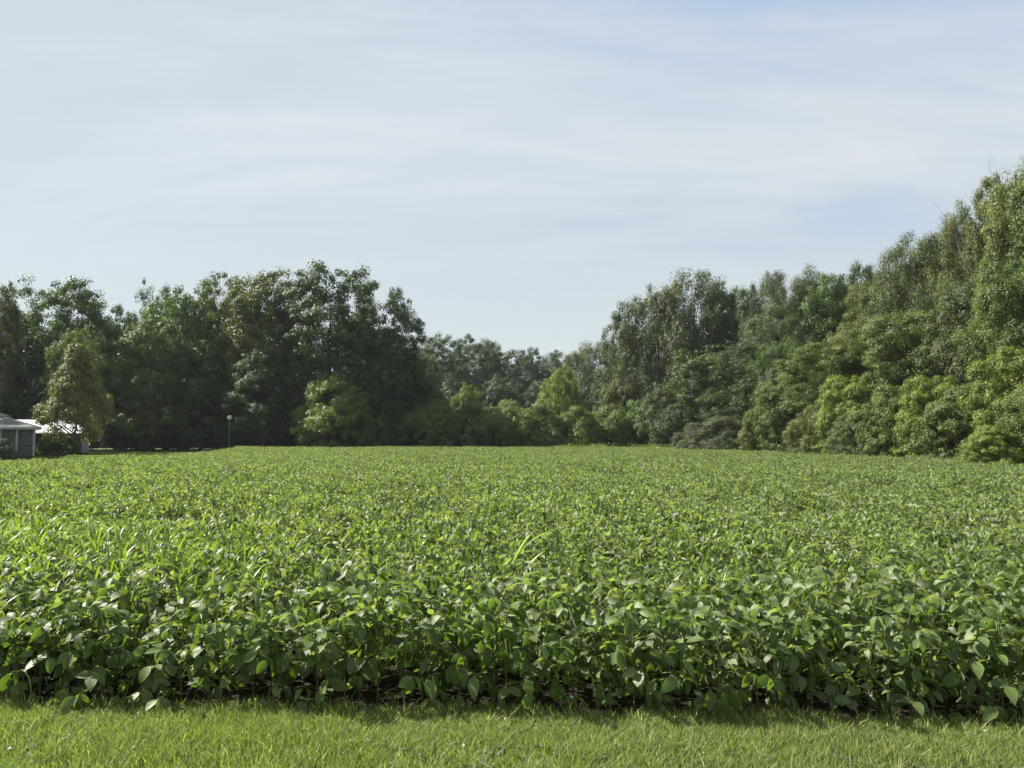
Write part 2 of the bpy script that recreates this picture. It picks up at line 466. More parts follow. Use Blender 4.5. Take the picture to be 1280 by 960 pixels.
for ix in range(-22, 23):
    for iy in range(-8, 14):
        x = ix*.44 + rg.uniform(-.08, .08); yy = iy*.44 + rg.uniform(-.08, .08)
        if yy > EDGE(x) + .05 - .1: continue
        P.append((x, yy, 0)); Ro.append((0, 0, rg.uniform(0, 6.28)))
        S.append((1, 1, rg.uniform(.85, 1.2))); K.append(rg.randrange(8))
for k in range(60):
    x = -9 + k*.3
    P.append((x, EDGE(x)-.2, 0)); Ro.append((0, 0, rg.uniform(0, 6.28))); S.append((1, 1, rg.uniform(.9, 1.2))); K.append(rg.randrange(8))
tag(scatter('lawn_grass', P, Ro, S, gt, K), 'mown bright green grass of the lawn in front of the crop', 'grass', kind='stuff')
# longer uncut blades where lawn meets crop
Vs, Fs, Ts = [], [], []; off = 0
for i in range(170):
    x = nr.uniform(-7, 7); n = int(nr.integers(10, 34))
    V, F, T = blades(nr, n, .16, .10, .06, .15, .006, .8, .2, (x, EDGE(x)+nr.uniform(-.05, .07)))
    Vs.append(V); Fs.append(F+off); Ts.append(T); off += len(V)
o = link('edge_grass', np_mesh('edge_grass', np.concatenate(Vs), np.concatenate(Fs), np.concatenate(Ts), M_grass))
tag(o, 'ragged longer grass blades along the foot of the crop', 'grass', kind='stuff')
Vs, Fs, Ts = [], [], []; off = 0
for i in range(900):
    x = nr.uniform(-6, 6); yy = nr.uniform(2.5, 4.9)
    if yy > EDGE(x)-.05: continue
    n = int(nr.integers(6, 16))
    V, F, T = blades(nr, n, .09, .09, .07, .13, .0055, .9, .12, (x, yy))
    Vs.append(V); Fs.append(F+off); Ts.append(T); off += len(V)
o = link('grass_tufts', np_mesh('grass_tufts', np.concatenate(Vs), np.concatenate(Fs), np.concatenate(Ts), M_grass))
tag(o, 'scattered taller tufts standing out of the mown lawn', 'grass', kind='stuff')
# clover in the lawn
Vs, Fs, Ts = [], [], []; off = 0
for i in range(6000):
    x = nr.uniform(-5, 5); yy = nr.uniform(2.6, 4.8)
    if math.sin(x*2.1+1)+math.sin(yy*3.3+x) < -.2: continue
    z = nr.uniform(.03, .055)
    for k in range(3):
        a = k*2.09+nr.uniform(0, 6.28) ; r_ = .012
        c = np.array((x+math.cos(a)*r_, yy+math.sin(a)*r_, z)); u = np.array((math.cos(a), math.sin(a), nr.uniform(-.4, .4)))*.011; w = np.array((-math.sin(a), math.cos(a), nr.uniform(-.4, .4)))*.010
        V = np.array([c-u, c+w, c+u, c-w]); Vs.append(V); Fs.append(np.array([(0, 1, 2), (0, 2, 3)])+off); Ts.append(np.full(4, nr.uniform(.1, .6))); off += 4
o = link('clover_leaves', np_mesh('clover_leaves', np.concatenate(Vs), np.concatenate(Fs), np.concatenate(Ts), M_soy))
tag(o, 'low clover leaves mixed into the mown lawn', 'clover', kind='stuff')
b = MB()
for i in range(150):
    x = nr.uniform(-4.2, 3.6); yy = nr.uniform(3.0, 4.7)
    if nr.random() > .35 + .5*(x < 0): continue
    z = nr.uniform(.035, .062); r_ = nr.uniform(.004, .0075)
    b.tube([(x, yy, z-r_), (x, yy, z-r_*.3), (x, yy, z+r_*.6), (x, yy, z+r_)], [r_*.5, r_, r_*.8, r_*.3], 6)
    b.tube([(x, yy, 0), (x, yy, z-r_)], [.001, .001], 3, False)
tag(b.build('clover_flowers', M_white, None, True), 'small white clover flower heads dotted over the lawn', 'clover flowers', kind='stuff')

# ------------------------------------------------------------------ grassy weeds standing in the crop
def ribbon(rg, L, W, el, az, bend, base, seg=7):
    V, F = [], []; p = Vector(base); e = el
    for k in range(seg+1):
        t = k/seg; w = W*.5*min(1, .35+2.2*t)*(1-t**2.5)**.8 + .0006
        side = Vector((-math.sin(az), math.cos(az), 0)); d = Vector((math.cos(az)*math.cos(e), math.sin(az)*math.cos(e), math.sin(e)))
        up = side.cross(d)
        V += [p - side*w - up*w*.35, p, p + side*w - up*w*.35]
        p = p + d*(L/seg); e -= bend/seg*(0.4+1.2*t)
    for k in range(seg):
        a = 3*k; F += [(a, a+1, a+4, a+3), (a+1, a+2, a+5, a+4)]
    return V, F
def weed(seed, H, n, L, W):
    rg_ = random.Random(seed); V, F, T = [], [], []
    for s in range(3):
        bx, by = rg_.uniform(-.05, .05), rg_.uniform(-.05, .05)
        for k in range(n):
            z = H*(.15+.8*k/n)
            v, f = ribbon(rg_, L*rg_.uniform(.7, 1.15), W*rg_.uniform(.7, 1.2), rg_.uniform(.9, 1.4), rg_.uniform(0, 6.28), rg_.uniform(1.2, 2.9), (bx, by, z))
            o_ = len(V); V += [tuple(q) for q in v]; F += [tuple(i+o_ for i in q) for q in f]; T += [rg_.uniform(.2, .93)]*len(v)
        o_ = len(V); m = MB().tube([(bx, by, 0), (bx*1.2, by*1.2, H*.6), (bx*1.4, by*1.4, H)], [.004, .003, .0015], 4, False)
        V += m.v; F += [tuple(i+o_ for i in q) for q in m.f]; T += [.5]*len(m.v)
    return np_mesh('grass_weed', np.array(V), np.array(F), T, M_weed, True)
WM = [weed(50+i, .62+.06*(i % 3), 9, .34, .014) for i in range(5)]
wlabels = {}
def put_weed(px, d, s=1.0, label=None, group=None, k=None):
    p = at(px, 546, d); i = len(wlabels)
    o = link('grass_weed', WM[k if k is not None else i % 5], None, None, (p.x, d, 0))
    o.rotation_euler = (0, 0, i*1.7); o.scale = (s, s, s)
    wlabels[i] = 1
    tag(o, label, 'weed', group)
for (px, d, s) in [(20, 5.9, 1.1), (55, 6.6, 1.15), (95, 5.9, 1.0), (120, 7.1, 1.15), (150, 6.3, 1.1), (185, 7.2, 1.15), (205, 6.4, 1.05), (232, 6.0, 1.1), (262, 6.5, 1.1),
                   (290, 6.1, 1.05), (312, 7.0, 1.05), (340, 6.6, 1.0), (40, 7.9, 1.15), (75, 5.3, .9), (10, 5.25, 1.0), (30, 4.95, .8), (62, 5.0, .75), (-5, 5.0, .85), (160, 8.0, 1.1), (360, 7.6, 1.0), (245, 7.8, 1.1), (395, 6.2, .95), (5, 6.9, 1.1), (30, 7.3, 1.1), (65, 7.4, 1.15), (90, 6.7, 1.1), (108, 8.4, 1.1), (135, 5.7, 1.0), (172, 5.6, 1.0), (218, 7.6, 1.1), (275, 5.7, .95), (325, 5.8, .95)] + [(random.Random(77+i).uniform(0, 330), random.Random(177+i).uniform(5.9, 8.8), random.Random(i).uniform(.9, 1.15)) for i in range(24)]:
    put_weed(px, d, s, 'clump of long arching grass blades standing among the soybeans at left', 'grass weeds in the left of the crop')
for (px, d, s) in [(470, 6.3, .95), (560, 6.0, .9), (600, 6.7, 1.0), (520, 7.4, 1.0)]:
    put_weed(px, d, s, 'clump of narrow grass blades rising from the soybeans left of centre', 'grass weeds left of centre')
for (px, d, s) in [(868, 5.8, .95), (905, 5.6, .95), (985, 6.3, 1.0), (965, 5.35, .85), (1205, 6.1, .95)]:
    put_weed(px, d, s, 'clump of looping grass blades in the front of the crop at right', 'grass weeds in the right of the crop')
# yellow maize seedling leaves near the centre
def maize(name, px, d, specs, label):
    V, F, T = [], [], []
    for (L, W, el, az, bend, z) in specs:
        v, f = ribbon(random.Random(1), L, W, el, az, bend, (0, 0, z), 8)
        o_ = len(V); V += [tuple(q) for q in v]; F += [tuple(i+o_ for i in q) for q in f]; T += [.6]*len(v)
    root = empty(name, (at(px, 546, d).x, d, 0))
    link('leaf', np_mesh('leaf', np.array(V), np.array(F), T, M_maize, True), None, root)
    MB().tube([(0, 0, 0), (0, 0, .35), (.01, 0, .66)], [.009, .007, .004], 6).build('stem', M_stem, root)
    tag(root, label, 'weed')
maize('maize_plant', 638, 6.75, [(.40, .06, 1.15, .2, .5, .50), (.46, .045, .98, .15, .8, .52), (.3, .04, 1.2, 2.6, 2.4, .4)], 'yellow green broad bladed maize stray rising above the beans at centre')
maize('maize_plant', 652, 6.35, [(.32, .05, 1.1, .25, .8, .48), (.25, .035, 1.0, 2.8, 2.2, .4)], 'shorter yellowish maize stray just right of and below the taller one')
# pale dry hooped stalk at far left of the crop edge
pts = [(0, 0, 0), (.01, 0, .07), (.02, .005, .13), (.04, .01, .18), (.065, .01, .215), (.10, 0, .232), (.13, -.01, .22), (.155, -.015, .185), (.168, -.02, .14), (.176, -.02, .07)]
o = MB().tube(pts, [.003, .0032, .0035, .004, .005, .0055, .005, .0045, .004, .002], 6).build('bent_stalk', solid('dry_straw', (.20, .25, .11), (.17, .18, .09), 20)); o.location = (at(20, 546, 4.8).x, 4.8, 0)
tag(o, 'pale dry grass stalk bent over in a hoop beside the lawn at left', 'stalk')

# ------------------------------------------------------------------ trees
PROF = {
    'oak':    lambda t: max(0.05, math.sin(math.pi*(.14+t*.68))**.5),
    'dome':   lambda t: math.sqrt(max(0.02, 1-t**2.4)),
    'cone':   lambda t: max(.06, (1-t)**.75)*(.75+.25*min(1, t*6)),
    'column': lambda t: math.sqrt(max(.1, 1-(max(0, t-.35)/.8)**2)),
}
def crown(seed, H, Rr, zb, prof, lobes, lobe_r, clumps, clump_r, per, leaf, zs=.65, droop=0.0, aspect=.62):
    rg_ = np.random.default_rng(seed); pf = PROF[prof]
    lc = []
    for i in range(lobes):
        t = ((i+.5)/lobes)**.82; t = min(.97, max(0, t + rg_.uniform(-.06, .06)))
        a = i*2.399 + rg_.uniform(-.5, .5)
        lr = lobe_r*1.5*rg_.uniform(.7, 1.2)*(1 - .2*t)
        r_ = max(0, pf(t)*Rr*rg_.uniform(.72, 1.08) - lr*.7)
        lc.append((math.cos(a)*r_, math.sin(a)*r_, zb + lr*.5 + t*(H-zb-lr), lr))
    lc = np.array(lc)
    # clump centres over the lobes' surfaces
    clumps = int(clumps*1.65); per = int(per*.8); N = clumps*4
    li = rg_.integers(0, lobes, N); d = rg_.normal(size=(N, 3)); d /= np.linalg.norm(d, axis=1)[:, None]
    d[:, 2] = d[:, 2]*.85 + .22
    L = lc[li]; out = L[:, :2]/(np.linalg.norm(L[:, :2], axis=1)[:, None]+.3)
    d[:, :2] += out*.45
    C = L[:, :3] + d*L[:, 3:4]*rg_.uniform(.7, 1.05, (N, 1))
    inner = np.zeros(N)
    for q in lc:
        dist = np.linalg.norm(C-q[:3], axis=1)/q[3]; inner += (dist < .70)
    keep = (inner < 1) | (rg_.random(N) < .10)
    C, d = C[keep][:clumps], d[keep][:clumps]
    n = len(C); cr = clump_r*rg_.uniform(.6, 1.3, n); ctint = rg_.uniform(.12, .85, n)
    tot = n*per; ci = np.repeat(np.arange(n), per)
    u = rg_.normal(size=(tot, 3)); u /= np.linalg.norm(u, axis=1)[:, None]
    rad = cr[ci]*rg_.random(tot)**.4
    off = u*rad[:, None]; off[:, 2] = off[:, 2]*zs - droop*rad*rg_.random(tot)
    Pp = C[ci] + off + rg_.normal(size=(tot, 3))*clump_r*.07
    nrm = u*.95 + d[ci]*.35 + np.array((0, 0, .35)) + rg_.normal(size=(tot, 3))*.38
    nrm /= np.linalg.norm(nrm, axis=1)[:, None]
    a = np.cross(nrm, rg_.normal(size=(tot, 3))); 
    if droop > 0: a = a*.5; a[:, 2] -= .8; a -= nrm*np.sum(a*nrm, axis=1)[:, None]
    a /= np.linalg.norm(a, axis=1)[:, None]+1e-9; b_ = np.cross(nrm, a)
    sz = leaf*rg_.uniform(.6, 1.35, (tot, 1))
    v = np.stack([Pp - a*sz*.5, Pp + b_*sz*.5*aspect + a*sz*.02 + nrm*sz*.1, Pp + a*sz*.5, Pp - b_*sz*.5*aspect + a*sz*.02 + nrm*sz*.1], 1)
    zmax = np.percentile(v[:, :, 2], 99.9); v[:, :, 2] *= H/zmax
    f = np.arange(tot*4).reshape(-1, 4)
    t = np.clip(ctint[ci] + rg_.normal(size=tot)*.13, 0, 1)
    rmax = np.percentile(np.abs(v[:, :, 0]), 99.3)
    v[:, :, :2] *= Rr/rmax
    lc[:, :2] *= Rr/rmax; lc[:, 2] *= H/zmax
    return np_mesh('crown', v.reshape(-1, 3), f, np.repeat(t, 4), M_tree), lc
def trunk(seed, H, zb, lc, r0, limbs=9):
    rg_ = random.Random(seed); b = MB()
    k = [(0, 0, -.1)]; x = y_ = 0
    for i in range(1, 6):
        x += rg_.uniform(-.02, .02)*H; y_ += rg_.uniform(-.02, .02)*H; k.append((x, y_, H*.86*i/5))
    b.tube(k, [r0*1.35, r0, r0*.8, r0*.55, r0*.35, r0*.12], 8)
    for i in range(min(limbs, len(lc))):
        q = lc[(i*len(lc))//limbs]; ti = min(.92, max(.1, (q[2]*.55)/(H*.86))); j = ti*5; a = int(j); fr = j-a
        s = Vector(k[a]).lerp(Vector(k[a+1]), fr); e = Vector(q[:3]); m = s.lerp(e, .5) + Vector((0, 0, .08*H*rg_.uniform(-.3, .6)))
        rr = r0*(1-ti)*.5+.02
        b.tube([s, m, e], [rr, rr*.65, rr*.2], 5, False)
        for _ in range(3):
            e2 = e + Vector((rg_.uniform(-1, 1), rg_.uniform(-1, 1), rg_.uniform(-.2, 1)))*q[3]*.9
            b.tube([m.lerp(e, .6), e2], [rr*.35, rr*.08], 4, False)
    return b.data('trunk', M_bark, True)
VAR = {}
def variant(key, seed, H, Rr, zb, prof, lobes, lobe_r, clumps, clump_r, per, leaf, zs=.65, droop=0., r0=.28, aspect=.62):
    cm, lc = crown(seed, H, Rr, zb, prof, lobes, lobe_r, clumps, clump_r, per, leaf, zs, droop, aspect)
    VAR[key] = (cm, trunk(seed, H, zb, lc, r0), H, Rr)
# far trees (70-130 m off)
variant('oak_a', 1, 20, 7, 2.5, 'oak', 22, 2.9, 300, 1.05, 130, .30)
variant('oak_b', 2, 20, 7, 2.0, 'oak', 26, 2.5, 340, .95, 115, .28)
variant('oak_c', 3, 20, 6, 1.5, 'column', 24, 2.3, 320, .95, 115, .28)
variant('tall_a', 4, 19, 4.5, 1.0, 'column', 26, 1.7, 300, .8, 110, .26, .9)
variant('tall_b', 5, 19, 4.5, 1.0, 'oak', 24, 1.8, 280, .8, 110, .26, .9)
variant('willow_a', 6, 18, 5, 1.0, 'oak', 30, 1.6, 340, .75, 110, .24, 1.2, .6, aspect=.45)
variant('willow_b', 7, 18, 5, 1.0, 'column', 34, 1.4, 340, .7, 110, .24, 1.15, .5, aspect=.45)
variant('loose', 8, 17, 4, 3.0, 'oak', 20, 1.5, 150, .75, 90, .24, .8)
variant('golden', 29, 9, 3.4, 1.3, 'cone', 44, .62, 360, .55, 80, .17, .7, .3, .11)
variant('round_small', 10, 7, 4.2, .2, 'dome', 18, 1.5, 260, .65, 110, .19)
variant('bush_far', 11, 4.5, 3.2, .0, 'dome', 18, .72, 200, .5, 90, .16, r0=.08)
# nearer trees (28-60 m off), finer leaves
variant('near_a', 12, 13, 3.6, .5, 'oak', 24, 1.35, 400, .60, 190, .125, .7, r0=.2)
variant('near_b', 13, 13, 3.4, .5, 'column', 26, 1.2, 400, .56, 180, .12, .7, .15, .2)
variant('near_c', 14, 13, 3.5, .5, 'oak', 28, 1.2, 430, .54, 170, .12, .85, .2, .2, .45)
variant('near_bush_a', 15, 4, 2.1, 0, 'dome', 22, .55, 330, .30, 130, .085, r0=.05)
variant('near_bush_b', 16, 4, 2.1, 0, 'dome', 26, .46, 330, .27, 130, .08, .9, .4, .05, .45)
variant('near_bush_c', 17, 5.5, 2.0, 0, 'column', 24, .6, 360, .32, 130, .09, .8, .2, .07)

GREENS = {
    # leaf colours by kind of tree
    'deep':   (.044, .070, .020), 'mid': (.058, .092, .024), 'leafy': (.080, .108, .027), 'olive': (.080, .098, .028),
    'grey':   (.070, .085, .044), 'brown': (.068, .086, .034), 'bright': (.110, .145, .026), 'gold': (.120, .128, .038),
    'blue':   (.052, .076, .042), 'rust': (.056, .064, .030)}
tcount = [0]
def tree(key, px, top, D, hw, colr, label, group=None, name='tree', cat='tree', mul=1.0):
    hw *= 1.38 if key in ('near_a', 'near_b', 'near_c') else 1.15 if key[:4] in ('tall', 'will', 'loos', 'near') else 1.0
    cm, tm, H0, R0 = VAR[key]; i = tcount[0]; tcount[0] += 1
    H = at(px, top, D).z; w = hw/F_PX*D
    if px > 930 and D < 66: mul *= 1.08
    root = empty(name, (at(px, top, D).x, D, 0), i*2.17, (w/R0, w/R0, H/H0))
    c = link('foliage' if name == 'shrub' else 'crown', cm, None, root)
    t = link('stem' if name == 'shrub' else 'trunk', tm, None, root)
    q = GREENS[colr]; rg_ = random.Random(i); j = rg_.uniform(.93, 1.07)*mul*1.04
    c.color = (q[0]*j, q[1]*j, q[2]*j, 1)
    tag(root, label, cat, group)
def shrub(*a, **k): tree(*a, name='shrub', cat='shrub', **k)
# left wood
tree('oak_b', -12, 342, 76, 42, 'rust', 'tall dark brownish tree at the left edge behind the house')
tree('oak_a', 78, 349, 86, 66, 'mid', 'broad rounded green tree behind the golden one')
tree('oak_b', 98, 407, 74, 36, 'leafy', 'lower light green tree directly behind the tip of the golden tree')
tree('oak_c', 150, 384, 96, 34, 'deep', 'dark tree low in the dip between two taller groups at left')
tree('loose', 198, 351, 104, 24, 'blue', 'thin bluish tree top poking up behind the left wood')
tree('tall_a', 190, 398, 83, 38, 'leafy', 'slender green tree with lit leaves right of the golden one')
tree('tall_b', 232, 362, 88, 42, 'mid', 'tall narrow green tree left of the lamp post')
tree('oak_c', 280, 343, 89, 46, 'olive', 'tall olive topped tree rising directly above the lamp post')
tree('tall_a', 332, 338, 86, 44, 'olive', 'tall yellowish olive tree just left of the biggest oak')
tree('oak_a', 415, 334, 85, 74, 'deep', 'biggest dark oak of the left wood with sky gaps in its crown')
tree('oak_b', 478, 362, 83, 52, 'deep', 'dark spreading tree forming the right shoulder of the left wood')
tree('round_small', 416, 468, 79.8, 52, 'bright', 'small round lighter tree in front of the big dark oak', mul=1.05)
tree('tall_b', 255, 425, 85, 34, 'mid', 'lower dark tree with drooping boughs just left of the lamp post')
tree('tall_a', 330, 440, 82, 36, 'deep', 'low dark tree between the lamp post and small round tree')
tree('tall_b', 505, 440, 86, 34, 'deep', 'shadowed tree below the right shoulder of the left wood')
tree('golden', 97, 430, 62, 43, 'gold', 'golden olive cone shaped young tree on the yard beside the house', mul=.85)
tree('tall_a', 20, 420, 80, 40, 'deep', 'dark tree directly above the roof of the house')
tree('oak_b', -72, 385, 59.5, 52, 'mid', 'leafy tree beyond the left edge of the view that shades the house')
shrub('near_bush_b', 2, 548, 52.5, 16, 'blue', 'small greyish shrub in front of the house at the left edge')
shrub('bush_far', 60, 541, 63, 13, 'bright', 'yellow green shrub below the white roof', mul=.8)
shrub('bush_far', 84, 545, 63.5, 14, 'mid', 'dark green shrub left of the trunk of the golden tree')
# back rows of the wood
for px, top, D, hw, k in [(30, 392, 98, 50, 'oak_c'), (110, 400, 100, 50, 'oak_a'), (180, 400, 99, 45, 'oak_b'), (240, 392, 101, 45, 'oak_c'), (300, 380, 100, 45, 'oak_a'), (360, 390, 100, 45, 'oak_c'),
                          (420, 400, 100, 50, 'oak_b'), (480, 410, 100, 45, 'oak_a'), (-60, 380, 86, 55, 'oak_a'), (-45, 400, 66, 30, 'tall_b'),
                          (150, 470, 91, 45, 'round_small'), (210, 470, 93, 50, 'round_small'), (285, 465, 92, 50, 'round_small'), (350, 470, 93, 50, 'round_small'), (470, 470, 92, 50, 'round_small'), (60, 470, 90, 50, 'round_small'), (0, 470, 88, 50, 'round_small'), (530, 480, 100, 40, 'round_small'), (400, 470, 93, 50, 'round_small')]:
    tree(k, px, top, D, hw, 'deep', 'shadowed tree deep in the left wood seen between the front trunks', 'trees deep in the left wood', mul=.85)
# far middle
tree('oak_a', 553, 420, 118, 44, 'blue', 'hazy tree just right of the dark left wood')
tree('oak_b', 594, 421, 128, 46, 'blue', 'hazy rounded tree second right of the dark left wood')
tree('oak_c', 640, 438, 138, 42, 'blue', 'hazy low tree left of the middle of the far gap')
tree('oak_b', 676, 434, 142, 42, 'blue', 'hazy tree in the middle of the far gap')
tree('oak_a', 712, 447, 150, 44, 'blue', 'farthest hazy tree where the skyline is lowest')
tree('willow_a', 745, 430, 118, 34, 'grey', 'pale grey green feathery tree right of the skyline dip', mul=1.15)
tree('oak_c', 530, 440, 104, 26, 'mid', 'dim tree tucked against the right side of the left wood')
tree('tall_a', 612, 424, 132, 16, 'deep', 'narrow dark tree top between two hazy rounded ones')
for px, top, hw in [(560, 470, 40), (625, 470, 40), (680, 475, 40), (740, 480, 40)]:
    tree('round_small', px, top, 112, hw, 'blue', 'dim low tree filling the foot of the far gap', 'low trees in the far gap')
tree('round_small', 584, 480, 94, 26, 'bright', 'small light green tree left of the middle gap', mul=.85)
tree('round_small', 703, 458, 90, 34, 'bright', 'rounded yellow green tree below the skyline dip')
shrub('bush_far', 722, 508, 83, 32, 'bright', 'brightest yellow green bush at the middle of the far field edge')
FARB = [(430, 512, 'deep'), (465, 505, 'deep'), (497, 500, 'mid'), (522, 505, 'mid'), (548, 498, 'leafy'), (590, 503, 'mid'), (615, 508, 'leafy'), (640, 500, 'leafy'), (672, 504, 'leafy'), (765, 505, 'leafy'), (800, 500, 'mid')]
for px, top, c in FARB:
    shrub('bush_far', px, top, 83 + random.uniform(0, 2), 34, c, 'bushy green shrub in the low row along the far field edge', group='shrubs along the far field edge', mul=1.3)
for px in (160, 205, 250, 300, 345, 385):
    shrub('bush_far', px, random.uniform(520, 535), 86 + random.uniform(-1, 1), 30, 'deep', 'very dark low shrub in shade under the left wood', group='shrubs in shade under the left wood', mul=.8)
# right wood, far to near
tree('loose', 776, 390, 90, 24, 'grey', 'small loose feathery tree leaning left at the edge of the right wood')
tree('willow_b', 815, 362, 86, 46, 'brown', 'brownish grey tree at the left end of the right wood')
tree('willow_a', 862, 345, 82, 46, 'grey', 'tallest feathery grey green tree at left of the right wood')
tree('tall_a', 910, 358, 80, 36, 'mid', 'dark green tree right of the feathery grey one')
tree('willow_b', 955, 346, 73, 36, 'blue', 'dark pointed tree in the middle of the right wood')
tree('near_c', 990, 338, 66, 38, 'grey', 'spiky topped grey green tree in the right wood')
tree('near_a', 1035, 344, 64, 40, 'mid', 'rounded green tree low on the right skyline')
tree('near_a', 1078, 336, 66, 34, 'deep', 'dark tree just left of the steep rise of the right wood')
tree('near_c', 1098, 352, 55, 40, 'olive', 'olive tree under the steep rise of the right wood')
tree('near_c', 1148, 286, 50, 46, 'brown', 'soft brownish olive tree starting the steep rise at right')
tree('near_c', 1212, 258, 47, 36, 'olive', 'tall vine draped olive tree two from the right edge')
tree('near_a', 1262, 213, 44, 40, 'olive', 'tall green tree next to the right edge')
tree('near_b', 1302, 202, 40, 56, 'olive', 'tallest leafy tree at the right edge')
tree('near_a', 1360, 190, 36, 60, 'leafy', 'leafy tree just past the right edge of the view')
tree('near_b', 1450, 190, 32, 70, 'mid', 'olive tree well past the right edge of the view')
# middle storey of the right wood
tree('round_small', 775, 470, 86, 34, 'olive', 'low yellowish olive tree at the foot of the right wood')
tree('round_small', 828, 478, 82, 36, 'brown', 'low brown tinged tree at the foot of the right wood')
tree('tall_a', 880, 430, 78, 40, 'mid', 'half height green tree in front of the feathery grey one')
tree('near_b', 935, 430, 66, 40, 'deep', 'dark half height tree in the shaded bay of the right wood')
tree('near_c', 985, 425, 60, 36, 'mid', 'half height tree at the right of the shaded bay')
tree('near_a', 1040, 428, 52, 48, 'leafy', 'leafy half height tree with a sunlit left side')
tree('near_b', 1085, 400, 50, 40, 'olive', 'olive half height tree behind the leafy one')
tree('near_a', 1152, 382, 45, 52, 'leafy', 'big leafy tree standing in front of the steep rise')
tree('near_b', 1215, 350, 42, 44, 'brown', 'shaded brownish tree in the hollow near the right edge')
tree('near_a', 1275, 330, 37, 50, 'leafy', 'leafy bough layered tree low at the right edge')
tree('near_b', 1340, 300, 35, 60, 'mid', 'dense tree beyond the right edge of the view')
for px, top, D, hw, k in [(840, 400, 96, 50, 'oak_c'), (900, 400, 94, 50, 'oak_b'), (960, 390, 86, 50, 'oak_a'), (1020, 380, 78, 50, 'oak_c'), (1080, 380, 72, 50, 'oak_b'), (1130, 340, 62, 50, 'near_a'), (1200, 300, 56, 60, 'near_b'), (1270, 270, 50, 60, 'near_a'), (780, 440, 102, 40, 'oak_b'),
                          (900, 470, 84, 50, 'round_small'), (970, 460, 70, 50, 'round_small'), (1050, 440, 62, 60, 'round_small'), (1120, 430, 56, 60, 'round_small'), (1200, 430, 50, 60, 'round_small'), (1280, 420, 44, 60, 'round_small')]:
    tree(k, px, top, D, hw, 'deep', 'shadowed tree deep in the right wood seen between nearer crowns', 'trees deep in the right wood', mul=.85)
# front shrubs of the right wood
SH = [('bush_far', 845, 505, 76, 34, 'deep', 'dark shrub left of the pale grey green one'),
      ('near_bush_b', 905, 520, 62, 36, 'grey', 'pale grey green shrub at the dark bay of the wood'),
      ('near_bush_b', 868, 528, 66, 24, 'grey', 'small greyish shrub left of the pale grey green one'),
      ('near_bush_a', 955, 505, 57, 30, 'olive', 'olive shrub beginning the sunlit hedge'),
      ('near_bush_c', 985, 468, 54, 36, 'leafy', 'tall leafy shrub right of the dark bay'),
      ('near_bush_b', 1022, 505, 48, 34, 'olive', 'feathery olive shrub in the hedge'),
      ('near_bush_c', 1062, 470, 46, 36, 'bright', 'tall bright green shrub in the middle of the hedge'),
      ('near_bush_b', 1066, 518, 42, 30, 'brown', 'low brownish shrub by the field below the tall bright one'),
      ('near_bush_a', 1112, 482, 41, 44, 'leafy', 'wide leafy shrub left of the big rounded pair'),
      ('near_bush_c', 1165, 470, 39, 40, 'bright', 'bright yellow green shrub with a rounded top'),
      ('near_bush_a', 1200, 484, 36, 50, 'leafy', 'big rounded shrub leaning over the field near the right edge'),
      ('near_bush_c', 1262, 435, 34, 46, 'bright', 'tall sunlit shrub at the right edge'),
      ('near_bush_b', 1300, 480, 31, 52, 'leafy', 'leafy shrub cut by the right edge'),
      ('near_bush_a', 1240, 532, 31, 34, 'bright', 'low light green shrub by the field near the right edge'),
      ('near_bush_c', 1370, 430, 29, 70, 'leafy', 'tall shrub past the right edge of the view')]
for k, px, top, D, hw, c, lb in SH: shrub(k, px, top, D, hw, c, lb)
# bare dead trees
M_dead = solid('dead_bark', (.20, .18, .155), (.12, .11, .10), 6, .9)
def snag(seed, px, top, D, label, r0=.12, wide=1):
    rg_ = random.Random(seed); H = at(px, top, D).z; b = MB(); tw = MB()
    def grow(p, d, L, r_, lv, tgt):
        q = p + d*L; tgt.tube([p, p.lerp(q, .5)+Vector((rg_.uniform(-1, 1), rg_.uniform(-1, 1), 0))*L*.05, q], [r_, r_*.8, r_*.55], 5, False)
        if lv == 0: return
        for _ in range(3 if lv > 1 else 4):
            e = (d + Vector((rg_.uniform(-1, 1), rg_.uniform(-1, 1), rg_.uniform(-.2, .6)))*.75).normalized()
            grow(p.lerp(q, rg_.uniform(.5, 1)), e, L*rg_.uniform(.45, .7), r_*.5, lv-1, tw)
    grow(Vector((0, 0, -.1)), Vector((rg_.uniform(-.05, .05), 0, 1)).normalized(), H*.52, r0, 4, b)
    root = empty('dead_tree', (at(px, top, D).x, D, 0)); zs_ = H/max(v[2] for v in tw.v); root.scale = (wide, wide, zs_)
    b.build('trunk', M_dead, root, True); tw.build('branches', M_dead, root)
    tag(root, label, 'dead tree')
snag(4, 1246, 209, 43, 'bare grey dead tree whose twigs stick out above the crowns near the right edge', .09, .5)
snag(5, 958, 455, 57, 'pale broken dead tree in the shaded bay of the right wood')
# weeds on the verge between crop and right wood
def herb(seed):
    rg_ = np.random.default_rng(seed); n = 420
    c = rg_.normal(size=(n, 3))*np.array((.32, .32, .2)); c[:, 2] = np.abs(c[:, 2])+.1
    c[:, 2] = np.minimum(c[:, 2]*1.6, .95)
    nr_ = rg_.normal(size=(n, 3))+np.array((0, 0, .8)); nr_ /= np.linalg.norm(nr_, axis=1)[:, None]
    a = np.cross(nr_, rg_.normal(size=(n, 3))); a /= np.linalg.norm(a, axis=1)[:, None]; b_ = np.cross(nr_, a)
    s = rg_.uniform(.06, .13, (n, 1))
    v = np.stack([c-a*s*.5, c+b_*s*.3, c+a*s*.5, c-b_*s*.3], 1)
    return np_mesh('herb_tile', v.reshape(-1, 3), np.arange(n*4).reshape(-1, 4), np.repeat(rg_.uniform(.1, .9, n), 4), M_weed)
HT = [herb(i) for i in range(5)]
